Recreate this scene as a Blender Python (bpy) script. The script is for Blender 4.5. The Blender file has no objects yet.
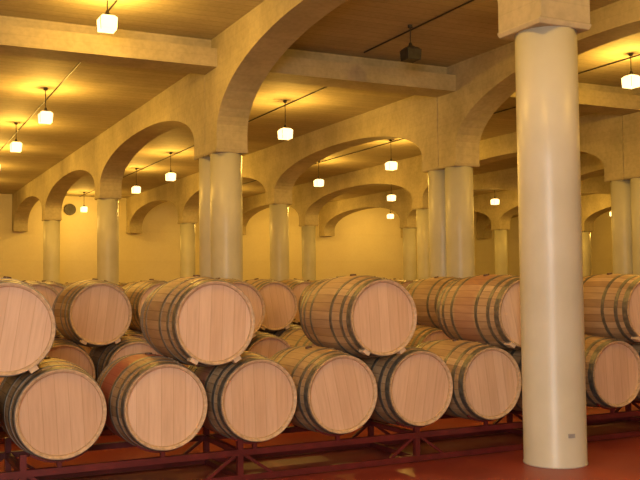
import bpy, bmesh, math, random
from mathutils import Vector, Matrix
random.seed(7)
scene = bpy.context.scene
COL = scene.collection
try:
    scene.view_settings.view_transform = 'Standard'
except Exception:
    pass

# ------------------------------------------------------------ helpers
def obj_from_bm(name, bm, mats=(), smooth=False, parent=None):
    me = bpy.data.meshes.new(name)
    bm.normal_update()
    bm.to_mesh(me); bm.free()
    for m in mats: me.materials.append(m)
    if smooth:
        for p in me.polygons: p.use_smooth = True
    o = bpy.data.objects.new(name, me)
    COL.objects.link(o)
    if parent: o.parent = parent
    return o

def box(bm, x0, x1, y0, y1, z0, z1, mat=0, M=None):
    vs = [bm.verts.new(Vector(p)) for p in [(x0,y0,z0),(x1,y0,z0),(x1,y1,z0),(x0,y1,z0),(x0,y0,z1),(x1,y0,z1),(x1,y1,z1),(x0,y1,z1)]]
    if M is not None:
        for v in vs: v.co = M @ v.co
    for f in [(0,3,2,1),(4,5,6,7),(0,1,5,4),(1,2,6,5),(2,3,7,6),(3,0,4,7)]:
        fc = bm.faces.new([vs[i] for i in f]); fc.material_index = mat
    return vs

def bar(bm, a, b, w, mat=0):
    a=Vector(a); b=Vector(b); d=b-a; L=d.length
    q = d.to_track_quat('Z','Y').to_matrix().to_4x4()
    M = Matrix.Translation(a) @ q
    box(bm,-w/2,w/2,-w/2,w/2,0,L,mat,M)

def tube(bm, a, b, r, seg=8, mat=0):
    a=Vector(a); b=Vector(b); d=b-a
    q = d.to_track_quat('Z','Y').to_matrix().to_4x4()
    M = Matrix.Translation((a+b)/2) @ q
    res = bmesh.ops.create_cone(bm, cap_ends=True, segments=seg, radius1=r, radius2=r, depth=d.length, matrix=M)
    for v in res['verts']:
        for f in v.link_faces: f.material_index = mat

# ------------------------------------------------------------ materials
def new_mat(name):
    m = bpy.data.materials.new(name); m.use_nodes = True
    nt = m.node_tree
    return m, nt, nt.nodes['Principled BSDF']
def N(nt, t, **kw):
    n = nt.nodes.new(t)
    for k,v in kw.items(): setattr(n,k,v)
    return n
def ramp(nt, fac, stops):
    r = N(nt,'ShaderNodeValToRGB')
    e = r.color_ramp.elements
    e[0].position=stops[0][0]; e[0].color=stops[0][1]
    e[1].position=stops[-1][0]; e[1].color=stops[-1][1]
    for p,c in stops[1:-1]:
        x=e.new(p); x.color=c
    nt.links.new(fac, r.inputs[0]); return r.outputs[0]
def math_n(nt, op, a, b=None, c=None):
    n = N(nt,'ShaderNodeMath',operation=op)
    for i,v in enumerate((a,b,c)):
        if v is None: continue
        if isinstance(v,(int,float)): n.inputs[i].default_value=v
        else: nt.links.new(v,n.inputs[i])
    return n.outputs[0]
def mix(nt, fac, a, b, mode='MIX'):
    n = N(nt,'ShaderNodeMix',data_type='RGBA',blend_type=mode)
    for sock,v in ((n.inputs[0],fac),(n.inputs[6],a),(n.inputs[7],b)):
        if isinstance(v,(int,float)): sock.default_value=v
        elif isinstance(v,tuple): sock.default_value=v
        else: nt.links.new(v,sock)
    return n.outputs[2]

def concrete(name, c1, c2, line=0.6, plane='xy', rough=.75, board=.16, tonelo=.8, speck=.25, streak=0.0):
    m, nt, p = new_mat(name)
    tc = N(nt,'ShaderNodeTexCoord')
    n1 = N(nt,'ShaderNodeTexNoise'); n1.inputs['Scale'].default_value=.9; n1.inputs['Detail'].default_value=7; n1.inputs['Roughness'].default_value=.6
    nt.links.new(tc.outputs['Object'],n1.inputs['Vector'])
    base = ramp(nt,n1.outputs['Fac'],[(.3,c2),(.7,c1)])
    sep = N(nt,'ShaderNodeSeparateXYZ'); nt.links.new(tc.outputs['Object'],sep.inputs[0])
    a = sep.outputs[{'xy':1,'yx':0,'z':2}[plane]]
    fr = math_n(nt,'FRACT',math_n(nt,'DIVIDE',a,board))
    d = math_n(nt,'ABSOLUTE',math_n(nt,'SUBTRACT',fr,.5))
    ln = ramp(nt,d,[(.44,(1,1,1,1)),(.49,(line,line,line,1))])
    fl = math_n(nt,'FLOOR',math_n(nt,'DIVIDE',a,board))
    wn = N(nt,'ShaderNodeTexWhiteNoise',noise_dimensions='1D'); nt.links.new(fl,wn.inputs['W'])
    tone = ramp(nt,wn.outputs['Value'],[(0,(tonelo,tonelo,tonelo,1)),(1,(1,1,1,1))])
    c = mix(nt,1.0,base,ln,'MULTIPLY'); c = mix(nt,1.0,c,tone,'MULTIPLY')
    n2 = N(nt,'ShaderNodeTexNoise'); n2.inputs['Scale'].default_value=14; n2.inputs['Detail'].default_value=6
    nt.links.new(tc.outputs['Object'],n2.inputs['Vector'])
    c = mix(nt,speck,c,ramp(nt,n2.outputs['Fac'],[(.35,(.5,.5,.5,1)),(.6,(1,1,1,1))]),'MULTIPLY')
    if streak>0:   # damp patches
        mp = N(nt,'ShaderNodeMapping'); mp.inputs['Scale'].default_value=(1.2,1.2,.8); nt.links.new(tc.outputs['Object'],mp.inputs[0])
        n3 = N(nt,'ShaderNodeTexNoise'); n3.inputs['Scale'].default_value=1.3; n3.inputs['Detail'].default_value=6; nt.links.new(mp.outputs[0],n3.inputs['Vector'])
        c = mix(nt,streak,c,ramp(nt,n3.outputs['Fac'],[(.38,(.45,.42,.34,1)),(.60,(1,1,1,1))]),'MULTIPLY')
    nt.links.new(c,p.inputs['Base Color'])
    p.inputs['Roughness'].default_value=rough
    b = N(nt,'ShaderNodeBump'); b.inputs['Strength'].default_value=.15; b.inputs['Distance'].default_value=.01
    nt.links.new(n2.outputs['Fac'],b.inputs['Height']); nt.links.new(b.outputs[0],p.inputs['Normal'])
    return m
mat_arc = concrete('board_marked_concrete',(.66,.58,.37,1),(.54,.46,.28,1),.92,plane='z',board=.14,tonelo=.95,speck=.25,streak=.30)
mat_ceil = concrete('ceiling_concrete',(.62,.53,.33,1),(.48,.40,.24,1),.74,plane='xy',board=.22,tonelo=.88,speck=.2)
mat_wall = concrete('plastered_wall',(.93,.86,.60,1),(.88,.80,.54,1),.98,plane='z',board=1.2,tonelo=.97,speck=.05)

def painted():
    m, nt, p = new_mat('cream_paint')
    tc = N(nt,'ShaderNodeTexCoord')
    n1 = N(nt,'ShaderNodeTexNoise'); n1.inputs['Scale'].default_value=2.0; n1.inputs['Detail'].default_value=5
    nt.links.new(tc.outputs['Object'],n1.inputs['Vector'])
    c = ramp(nt,n1.outputs['Fac'],[(.3,(.60,.59,.47,1)),(.7,(.70,.69,.57,1))])
    nt.links.new(c,p.inputs['Base Color'])
    p.inputs['Roughness'].default_value=.36
    b = N(nt,'ShaderNodeBump'); b.inputs['Strength'].default_value=.1; b.inputs['Distance'].default_value=.01
    n2 = N(nt,'ShaderNodeTexNoise'); n2.inputs['Scale'].default_value=9
    nt.links.new(tc.outputs['Object'],n2.inputs['Vector'])
    nt.links.new(n2.outputs['Fac'],b.inputs['Height']); nt.links.new(b.outputs[0],p.inputs['Normal'])
    return m
mat_paint = painted()

def floor_mat():
    m, nt, p = new_mat('red_floor_paint')
    tc = N(nt,'ShaderNodeTexCoord')
    n1 = N(nt,'ShaderNodeTexNoise'); n1.inputs['Scale'].default_value=1.1; n1.inputs['Detail'].default_value=9
    nt.links.new(tc.outputs['Object'],n1.inputs['Vector'])
    c = ramp(nt,n1.outputs['Fac'],[(.3,(.20,.032,.024,1)),(.7,(.33,.06,.042,1))])
    nt.links.new(c,p.inputs['Base Color'])
    r = ramp(nt,n1.outputs['Fac'],[(.3,(.32,.32,.32,1)),(.7,(.5,.5,.5,1))])
    nt.links.new(r,p.inputs['Roughness'])
    return m
mat_floor = floor_mat()

def simple(name, col, rough=.5, metal=0.0, scale=12, var=.25):
    m, nt, p = new_mat(name)
    tc = N(nt,'ShaderNodeTexCoord')
    n1 = N(nt,'ShaderNodeTexNoise'); n1.inputs['Scale'].default_value=scale; n1.inputs['Detail'].default_value=4
    nt.links.new(tc.outputs['Object'],n1.inputs['Vector'])
    lo = tuple(v*(1-var) for v in col)+(1,); hi = tuple(min(1,v*(1+var)) for v in col)+(1,)
    nt.links.new(ramp(nt,n1.outputs['Fac'],[(.3,lo),(.7,hi)]),p.inputs['Base Color'])
    p.inputs['Roughness'].default_value=rough; p.inputs['Metallic'].default_value=metal
    return m
mat_hoop = simple('galvanised_hoop',(.24,.23,.19),.42,.65,20)
mat_rack = simple('red_steel_paint',(.12,.016,.016),.4,0,8)
mat_dark = simple('dark_metal',(.05,.045,.04),.5,.3)
mat_chock = simple('pale_wood_chock',(.66,.50,.32),.7)
mat_label = simple('grey_plate',(.42,.42,.40),.4)
mat_bung = simple('bung',(.10,.05,.03),.5)
mat_ink = simple('stencil_ink',(.06,.04,.03),.7)

def stave_mat():
    m, nt, p = new_mat('oak_staves')
    tc = N(nt,'ShaderNodeTexCoord'); oi = N(nt,'ShaderNodeObjectInfo')
    sep = N(nt,'ShaderNodeSeparateXYZ'); nt.links.new(tc.outputs['Object'],sep.inputs[0])
    ang = math_n(nt,'ARCTAN2',sep.outputs[2],sep.outputs[0])
    k = math_n(nt,'MULTIPLY',ang,30/(2*math.pi))
    fr = math_n(nt,'FRACT',k); d = math_n(nt,'ABSOLUTE',math_n(nt,'SUBTRACT',fr,.5))
    ln = ramp(nt,d,[(.44,(1,1,1,1)),(.5,(.45,.38,.32,1))])
    wn = N(nt,'ShaderNodeTexWhiteNoise',noise_dimensions='2D')
    cmb = N(nt,'ShaderNodeCombineXYZ'); nt.links.new(math_n(nt,'FLOOR',k),cmb.inputs[0]); nt.links.new(oi.outputs['Random'],cmb.inputs[1])
    nt.links.new(cmb.outputs[0],wn.inputs['Vector'])
    tone = ramp(nt,wn.outputs['Value'],[(0,(.42,.27,.14,1)),(.5,(.52,.35,.19,1)),(1,(.62,.44,.25,1))])
    mp = N(nt,'ShaderNodeMapping'); mp.inputs['Scale'].default_value=(30,3,30); nt.links.new(tc.outputs['Object'],mp.inputs[0])
    n1 = N(nt,'ShaderNodeTexNoise'); n1.inputs['Scale'].default_value=1.5; n1.inputs['Detail'].default_value=5; nt.links.new(mp.outputs[0],n1.inputs['Vector'])
    c = mix(nt,.5,tone,ramp(nt,n1.outputs['Fac'],[(.3,(.6,.55,.5,1)),(.7,(1,1,1,1))]),'MULTIPLY')
    c = mix(nt,1.0,c,ln,'MULTIPLY')
    n2 = N(nt,'ShaderNodeTexNoise'); n2.inputs['Scale'].default_value=6; nt.links.new(tc.outputs['Object'],n2.inputs['Vector'])
    ay = math_n(nt,'ABSOLUTE',sep.outputs[1])
    st = ramp(nt,math_n(nt,'ADD',ay,math_n(nt,'MULTIPLY',n2.outputs['Fac'],.05)),[(.15,(1,1,1,1)),(.185,(0,0,0,1))])
    osep = N(nt,'ShaderNodeSeparateColor'); nt.links.new(oi.outputs['Color'],osep.inputs[0])
    on = math_n(nt,'SUBTRACT',1.0,osep.outputs[1])
    c = mix(nt,math_n(nt,'MULTIPLY',math_n(nt,'MULTIPLY',st,on),.8),c,(.38,.06,.06,1))
    nt.links.new(c,p.inputs['Base Color']); p.inputs['Roughness'].default_value=.5
    b = N(nt,'ShaderNodeBump'); b.inputs['Strength'].default_value=.4; b.inputs['Distance'].default_value=.004
    nt.links.new(ln,b.inputs['Height']); nt.links.new(b.outputs[0],p.inputs['Normal'])
    return m
def head_mat():
    m, nt, p = new_mat('oak_head')
    tc = N(nt,'ShaderNodeTexCoord'); oi = N(nt,'ShaderNodeObjectInfo')
    sep = N(nt,'ShaderNodeSeparateXYZ'); nt.links.new(tc.outputs['Object'],sep.inputs[0])
    k = math_n(nt,'DIVIDE',math_n(nt,'ADD',sep.outputs[0],.03),.088)
    fr = math_n(nt,'FRACT',k); d = math_n(nt,'ABSOLUTE',math_n(nt,'SUBTRACT',fr,.5))
    ln = ramp(nt,d,[(.47,(1,1,1,1)),(.5,(.74,.66,.58,1))])
    wn = N(nt,'ShaderNodeTexWhiteNoise',noise_dimensions='2D')
    cmb = N(nt,'ShaderNodeCombineXYZ'); nt.links.new(math_n(nt,'FLOOR',k),cmb.inputs[0]); nt.links.new(oi.outputs['Random'],cmb.inputs[1])
    nt.links.new(cmb.outputs[0],wn.inputs['Vector'])
    tone = ramp(nt,wn.outputs['Value'],[(0,(.74,.51,.33,1)),(1,(.84,.61,.42,1))])
    mp = N(nt,'ShaderNodeMapping'); mp.inputs['Scale'].default_value=(26,1,2.2); nt.links.new(tc.outputs['Object'],mp.inputs[0])
    n1 = N(nt,'ShaderNodeTexNoise'); n1.inputs['Scale'].default_value=2; n1.inputs['Detail'].default_value=6; nt.links.new(mp.outputs[0],n1.inputs['Vector'])
    c = mix(nt,.45,tone,ramp(nt,n1.outputs['Fac'],[(.3,(.76,.70,.64,1)),(.65,(1,1,1,1))]),'MULTIPLY')
    c = mix(nt,1.0,c,ln,'MULTIPLY')
    ob = ramp(nt,oi.outputs['Random'],[(0,(.86,.82,.78,1)),(1,(1,1,1,1))])
    c = mix(nt,1.0,c,ob,'MULTIPLY')
    nt.links.new(c,p.inputs['Base Color']); p.inputs['Roughness'].default_value=.55
    return m
mat_stave = stave_mat(); mat_head = head_mat()
mat_chime = simple('oak_chime',(.58,.41,.24),.6,0,30)

def lamp_mat():
    m, nt, p = new_mat('glowing_frosted_glass')
    tc = N(nt,'ShaderNodeTexCoord')
    n1 = N(nt,'ShaderNodeTexNoise'); n1.inputs['Scale'].default_value=3; nt.links.new(tc.outputs['Object'],n1.inputs['Vector'])
    em = N(nt,'ShaderNodeEmission'); em.inputs['Strength'].default_value=6.5
    nt.links.new(ramp(nt,n1.outputs['Fac'],[(.3,(1,.60,.20,1)),(.7,(1,.66,.25,1))]),em.inputs['Color'])
    tr = N(nt,'ShaderNodeBsdfTransparent'); tr.inputs['Color'].default_value=(1,.95,.85,1)
    mx = N(nt,'ShaderNodeMixShader'); mx.inputs[0].default_value=.40
    nt.links.new(tr.outputs[0],mx.inputs[1]); nt.links.new(em.outputs[0],mx.inputs[2])
    nt.links.new(mx.outputs[0],nt.nodes['Material Output'].inputs['Surface'])
    nt.nodes.remove(p)
    return m
mat_glow = lamp_mat()
bulb=bpy.data.lights.new('bulb','POINT'); bulb.energy=165; bulb.shadow_soft_size=.055; bulb.color=(1,.585,.105)

# ------------------------------------------------------------ room shell
XL,XR,YF,YB = -3.0,30.8,-3.0,35.6
ZC1,ZC2,YJ = 5.22,4.93,13.36
bm=bmesh.new(); box(bm,XL,XR,YF,YB,-.15,0); obj_from_bm('floor',bm,[mat_floor])
bm=bmesh.new(); box(bm,XL,XR,YF,YJ,ZC1,ZC1+.2); box(bm,XL,XR,YJ,YB,ZC2,ZC1+.2); obj_from_bm('ceiling',bm,[mat_ceil])
bm=bmesh.new(); box(bm,XL-.2,XR+.2,YB,YB+.2,-.15,ZC1+.2); obj_from_bm('wall_back',bm,[mat_wall])
bm=bmesh.new(); box(bm,XL-.2,XR+.2,YF-.2,YF,-.15,ZC1+.2); obj_from_bm('wall_front',bm,[mat_wall])
bm=bmesh.new(); box(bm,XL-.2,XL,YF,YB,-.15,ZC1+.2); obj_from_bm('wall_left',bm,[mat_wall])
bm=bmesh.new(); box(bm,XR,XR+.2,YF,YB,-.15,ZC1+.2); obj_from_bm('wall_right',bm,[mat_wall])

# ------------------------------------------------------------ arcades
AX = [4.86,9.22,13.64,17.8,22.0,26.3]
HT = 3.50
def arcade(name, xc, supports, ystart, yend, zspring, zcrown, ztop, ww=.5):
    bm=bmesh.new()
    prof=[]
    hw=.265
    for i,s in enumerate(supports):
        a=max(s-hw,ystart); b=min(s+hw,yend)
        prof.append((a,zspring)); 
        prof.append((a,HT)); prof.append((b,HT)); prof.append((b,zspring))
        if i<len(supports)-1:
            y0=s+hw; y1=supports[i+1]-hw; n=32
            for j in range(1,n):
                t=j/n*math.pi
                c=-math.cos(t); 
                yy=(y0+y1)/2+(y1-y0)/2*c
                zz=zspring+(zcrown-zspring)*(1-abs(c)**2.1)**(1/2.1)
                prof.append((yy,zz))
    pp=[prof[0]]
    for q in prof[1:]:
        if (abs(q[0]-pp[-1][0])+abs(q[1]-pp[-1][1]))>1e-5: pp.append(q)
    x0=xc-ww/2; x1=xc+ww/2
    L=[];R=[];LT=[];RT=[]
    for y,z in pp:
        L.append(bm.verts.new((x0,y,z))); R.append(bm.verts.new((x1,y,z)))
        LT.append(bm.verts.new((x0,y,ztop))); RT.append(bm.verts.new((x1,y,ztop)))
    for i in range(len(pp)-1):
        bm.faces.new([L[i],R[i],R[i+1],L[i+1]])
        if abs(pp[i][0]-pp[i+1][0])>1e-6:
            bm.faces.new([L[i],L[i+1],LT[i+1],LT[i]])
            bm.faces.new([R[i+1],R[i],RT[i],RT[i+1]])
    bm.faces.new([L[0],LT[0],RT[0],R[0]]); bm.faces.new([L[-1],R[-1],RT[-1],LT[-1]])
    bmesh.ops.recalc_face_normals(bm,faces=bm.faces)
    return obj_from_bm(name,bm,[mat_arc])
YC=[5.68,13.09,13.63,21.0,28.5]
SF=[-1.85,5.68,13.09]; SB=[13.63,21.0,28.5,35.34]
for x in AX:
    arcade('concrete_arcade',x,SF,YF+.01,13.35,3.74,4.88,ZC1-.001)
    arcade('concrete_arcade',x,SB,13.37,35.59,3.74,4.46,ZC2-.001)

def frustum(bm,lv):
    prev=None
    for w,zz in lv:
        r=[bm.verts.new((sx*w,sy*w,zz)) for sx,sy in ((-1,-1),(1,-1),(1,1),(-1,1))]
        if prev:
            for i in range(4): bm.faces.new([prev[i],prev[(i+1)%4],r[(i+1)%4],r[i]])
        else: bm.faces.new(r[::-1])
        prev=r
    bm.faces.new(prev)
def column(x,y,detail=False):
    bm=bmesh.new()
    seg=48
    rings=[]
    rr=.247
    CT=HT-.045
    for r,z in [(rr+.005,0),(rr+.005,.012),(rr,.02),(rr,1.2),(rr,2.4),(rr,CT)]:
        rings.append([bm.verts.new((r*math.cos(2*math.pi*i/seg),r*math.sin(2*math.pi*i/seg),z)) for i in range(seg)])
    for a,b in zip(rings,rings[1:]):
        for i in range(seg):
            f=bm.faces.new([a[i],a[(i+1)%seg],b[(i+1)%seg],b[i]]); f.smooth=True
    bm.faces.new(rings[-1]); bm.faces.new(rings[0][::-1])
    o=obj_from_bm('round_column',bm,[mat_paint]); o.location=(x+(.02 if detail else 0),y,0)
    bm=bmesh.new()
    frustum(bm,[(.249,CT),(.254,CT+.005),(.264,HT-.012),(.264,HT-.001)])
    c=obj_from_bm('capital',bm,[mat_arc],parent=o)
    if detail: c.location.x=-.02
    if detail:
        bm=bmesh.new(); 
        M=Matrix.Rotation(math.radians(-100),4,'Z')@Matrix.Translation((rr+.001,0,.25))
        box(bm,-.004,.004,-.028,.028,-.016,.016,0,M)
        obj_from_bm('number_plate',bm,[mat_label],parent=o)
for x in AX:
    for y in YC+[-1.85]:
        column(x,y,detail=(y==5.68))

# transverse beam at the expansion joint, between the arcades
xs=[XL]+AX+[XR]
for i in range(len(xs)-1):
    a=xs[i]+(.251 if i else .001); b=xs[i+1]-(.251 if i<len(xs)-2 else .001)
    bm=bmesh.new(); box(bm,a,b,13.05,13.355,4.74,ZC1-.001)
    box(bm,a,b,12.78,13.05,4.74,5.02)
    obj_from_bm('ceiling_beam',bm,[mat_arc])

for i,x in enumerate([2.65,6.95,11.25,15.55,19.85,24.15]):
    bm=bmesh.new(); tube(bm,(x+.17,14,ZC2-.015),(x+.17,YB-.05,ZC2-.015),.012); tube(bm,(x+.17,0,ZC1-.015),(x+.17,12.7,ZC1-.015),.012)
    obj_from_bm('lighting_conduit',bm,[mat_dark])

# ------------------------------------------------------------ lamps
def lamp(x,y,z,lit=True):
    zc = ZC1 if y<YJ else ZC2
    root=bpy.data.objects.new('pendant_lamp',None); COL.objects.link(root); root.location=(x,y,z)
    bm=bmesh.new()
    frustum(bm,[(.098,-.11),(.104,-.10),(.110,.05),(.075,.085)])
    obj_from_bm('glass_shade',bm,[mat_glow if lit else mat_dark],parent=root)
    if lit:
        b=bpy.data.objects.new('bulb',bulb); COL.objects.link(b); b.parent=root; b.location=(0,0,-.045)
    bm=bmesh.new()
    frustum(bm,[(.045,.087),(.045,.098),(.022,.12),(.014,.16)])
    for sx in (-1,1):
        for sy in (-1,1):
            bar(bm,(sx*.114,sy*.114,.05),(sx*.104,sy*.104,-.115),.006)
    tube(bm,(0,0,.14),(0,0,zc-z-.001),.008)
    tube(bm,(0,0,zc-z-.04),(0,0,zc-z-.001),.035,12)
    obj_from_bm('cap_and_rod',bm,[mat_dark],parent=root)
L=[(2.65,11.5,4.84),(2.65,7.8,4.84),(2.65,4,4.84),(2.65,16.2,4.42),(2.65,19.9,4.42),(2.65,23.6,4.42),(2.65,27.3,4.42),(2.65,31,4.42),
 (6.95,15.5,4.3),(6.95,22.9,4.3),(6.95,26.4,4.3),(6.95,33.9,4.3),(6.95,7.6,4.84),(6.95,3.5,4.84),
 (11.25,18.8,4.3),(11.25,22.8,4.3),(11.25,31.0,4.3),(11.25,11.0,4.76),(11.25,6,4.84),
 (15.55,26.0,4.3),(15.55,15.5,4.3),(15.55,9,4.84),(15.55,33,4.3),
 (19.85,26.0,4.3),(19.85,33.3,4.3),(19.85,18,4.3),(24.15,27,4.3),(24.15,21,4.3),(28.4,29,4.3)]
for l in L: lamp(*l)
lamp(7.0,11.1,4.80,False)

# extractor fan on the back wall
bm=bmesh.new()
M=Matrix.Translation((6.75,YB-.062,4.40))@Matrix.Rotation(math.pi/2,4,'X')
bmesh.ops.create_cone(bm,cap_ends=True,segments=24,radius1=.22,radius2=.22,depth=.12,matrix=M)
for k in range(6):
    box(bm,.02,.2,-.03,.03,.06,.075,0,M@Matrix.Rotation(k*math.pi/3,4,'Z'))
obj_from_bm('extractor_fan',bm,[mat_dark])

# ------------------------------------------------------------ barrels
RB,RH,HL=.336,.296,.475
def rad(y): return RB-(RB-RH)*abs(y/HL)**1.9
def barrel_mesh(seg=48):
    bm=bmesh.new()
    def rev(pts,mat,smooth=True):
        rings=[]
        for y,r in pts:
            rings.append([bm.verts.new((r*math.cos(2*math.pi*i/seg),y,r*math.sin(2*math.pi*i/seg))) for i in range(seg)])
        for a,b in zip(rings,rings[1:]):
            for i in range(seg):
                f=bm.faces.new([a[i],a[(i+1)%seg],b[(i+1)%seg],b[i]]); f.material_index=mat; f.smooth=smooth
        return rings
    ys=[-HL+2*HL*i/20 for i in range(21)]
    rev([(y,rad(y)) for y in ys],0)
    for s in (-1,1):
        rev([(s*HL,rad(HL)),(s*HL,RH-.006),(s*(HL-.01),RH-.020),(s*(HL-.040),RH-.022)],3,False)
        rg=rev([(s*(HL-.034),RH-.022),(s*(HL-.034),.0001)],1,False)
    for s in (-1,1):
        for a,b in ((.410,.462),(.318,.355),(.165,.200)):
            rev([(s*a,rad(a)-.001),(s*a,rad(a)+.0035),(s*b,rad(b)+.0035),(s*b,rad(b)-.001)],2,False)
    for s in (-1,1):
        for a in (.44,.336,.182):
            for da in (-.035,.035):
                th=math.radians(70)+da
                r=rad(a)+.004
                M=Matrix.Translation((r*math.cos(th),s*a,r*math.sin(th)))
                bmesh.ops.create_icosphere(bm,subdivisions=1,radius=.007,matrix=M)
    n0=len(bm.faces)
    M=Matrix.Translation((0,0,RB+.002))
    bmesh.ops.create_cone(bm,cap_ends=True,segments=14,radius1=.030,radius2=.026,depth=.018,matrix=M)
    bm.faces.ensure_lookup_table()
    for f in bm.faces[n0:]: f.material_index=4
    bmesh.ops.recalc_face_normals(bm,faces=bm.faces)
    me=bpy.data.meshes.new('wine_barrel')
    bm.to_mesh(me); bm.free()
    for m in (mat_stave,mat_head,mat_hoop,mat_chime,mat_bung): me.materials.append(m)
    return me
ME=barrel_mesh(48); MEF=barrel_mesh(24)
bm=bmesh.new()
for s in (-1,1):
    M=Matrix.Translation((s*.160,-.44,-.262))@Matrix.Rotation(s*math.radians(-31),4,'Y')
    box(bm,-.028,.028,-.03,.05,-.018,.018,0,M)
bmesh.ops.bevel(bm,geom=bm.edges[:],offset=.004,segments=1)
MCH=bpy.data.meshes.new('chocks'); bm.to_mesh(MCH); bm.free(); MCH.materials.append(mat_chock)
def stencil():
    bm=bmesh.new(); y=-HL+.032
    box(bm,-.045,.045,y,y+.001,.05,.066); box(bm,-.008,.008,y,y+.001,-.03,.05)
    box(bm,-.05,.05,y,y+.001,-.075,-.067)
    me=bpy.data.meshes.new('stencil_mark'); bm.to_mesh(me); bm.free(); me.materials.append(mat_ink); return me
MST=stencil()

Z1,Z2=.598,1.174
def cam_u(x,y):
    X=x*.896-y*.443; Z=x*.443+y*.896
    return X/max(Z,.1)
def barrel(x,y,z,upper=False,far=False,stain=0.0):
    o=bpy.data.objects.new('wine_barrel',MEF if far else ME); COL.objects.link(o)
    o.location=(x,y+HL,z); o.rotation_euler=(0,math.radians(random.uniform(-14,14)),0)
    o.color=(1,1-stain,1,1)
    if upper and not far:
        c=bpy.data.objects.new('chocks',MCH); COL.objects.link(c); c.parent=o
        c.rotation_euler=(0,-o.rotation_euler.y,0)
    return o
def rack(x0,x1,y0,name='steel_barrel_rack',lows=()):
    bm=bmesh.new()
    for dy in (.10,.85):
        y=y0+dy
        bar(bm,(x0,y,.215),(x1,y,.215),.045); bar(bm,(x0,y,.03),(x1,y,.03),.045)
    n=int(round((x1-x0)/1.41))
    for i in range(n+1):
        x=x0+(x1-x0)*i/n
        for dy in (.10,.85):
            y=y0+dy
            bar(bm,(x,y,.0),(x,y,.34),.042)
            for s in (-1,1):
                if 0<=i+s<=n: bar(bm,(x+s*.03,y,.20),(x+s*.26,y,.04),.022)
        bar(bm,(x,y0+.10,.215),(x,y0+.85,.215),.04); bar(bm,(x,y0+.10,.03),(x,y0+.85,.03),.04)
    for xb in lows:
        for dy in (.10,.85):
            r=rad(dy-HL)+.0135
            pts=[]
            for k in range(-5,6):
                a=math.radians(-90+k*7); pts.append((xb+r*math.cos(a),Z1+r*math.sin(a)))
            for p,q in zip(pts,pts[1:]):
                bar(bm,(p[0],y0+dy,p[1]),(q[0],y0+dy,q[1]),.014)
            bar(bm,(xb,y0+dy,.23),(xb,y0+dy,Z1-r),.03)
    obj_from_bm(name,bm,[mat_rack])

low0=[-.29,.42,1.12,1.83,2.53,3.22,3.94,4.63,5.34,6.05,6.76,7.46,8.17]
up0=[.77,2.18,3.58,4.985,6.405,7.815]
for x in low0: barrel(x,6.15+random.uniform(-.02,.03),Z1,stain=1.0 if x==1.83 else (.7 if x==2.53 else 0))
for x in up0: barrel(x,6.10+random.uniform(-.02,.03),Z2,True,stain=.3 if x==4.985 else 0)
rack(-.64,8.52,6.15,lows=low0)
rows=[(8.7,1.95,1.41),(10.15,4.40,1.41),(11.6,4.1,.705),(14.15,4.6,.705),(16.2,5.2,.705),(18.4,5.0,.705),(21.5,6.1,.705),(24.0,7.0,.705),(26.6,7.0,.705),(29.3,7.0,.705),(32.0,9.0,.705)]
for ri,(y,xu,sp) in enumerate(rows):
    far = ri>=3
    xl=[]
    for k in range(-40,60):
        x=xu+.3525+.705*k
        if x<.3 or x>29.8: continue
        u=cam_u(x,y)
        if -.48<u<.48: xl.append(x)
    for x in xl:
        o=barrel(x,y,Z1,far=far)
        if ri==0 and abs(x-2.3)<.4:
            s=bpy.data.objects.new('stencil_mark',MST); COL.objects.link(s); s.parent=o
    for k in range(-40,60):
        x=xu+sp*k
        if x<xl[0]+.3 or x>xl[-1]-.3: continue
        if sp<1 and random.random()<.18: continue
        barrel(x,y,Z2,True,far=far)
    rack(xl[0]-.35,xl[-1]+.35,y,lows=xl if not far else ())

# ------------------------------------------------------------ light: soft unseen area fill, added behind the photographer
la=bpy.data.lights.new('added_fill_light','AREA'); la.shape='RECTANGLE'; la.size=2.2; la.size_y=2.2
la.energy=330; la.color=(1.0,.89,.80)
lo=bpy.data.objects.new('added_fill_light',la); COL.objects.link(lo)
lo.location=(-1.4,-1.6,2.4)
lo.rotation_euler=(Vector((3.6,6.5,.6))-lo.location).to_track_quat('-Z','Y').to_euler()

w=bpy.data.worlds.new('World'); scene.world=w; w.use_nodes=True
w.node_tree.nodes['Background'].inputs[0].default_value=(.05,.035,.02,1)
w.node_tree.nodes['Background'].inputs[1].default_value=.2

# ------------------------------------------------------------ camera
cd=bpy.data.cameras.new('camera'); cd.sensor_width=36; cd.lens=900/640*36; cd.clip_end=200
co=bpy.data.objects.new('camera',cd); COL.objects.link(co)
yaw=math.radians(26.3); pitch=math.atan(43/900); roll=math.radians(.6)
F=Vector((math.sin(yaw)*math.cos(pitch),math.cos(yaw)*math.cos(pitch),math.sin(pitch)))
R=Vector((math.cos(yaw),-math.sin(yaw),0)); U=R.cross(F)
R2=R*math.cos(roll)-U*math.sin(roll); U2=U*math.cos(roll)+R*math.sin(roll)
M=Matrix((R2,U2,-F)).transposed().to_4x4(); M.translation=Vector((0,0,1.45))
co.matrix_world=M
scene.camera=co
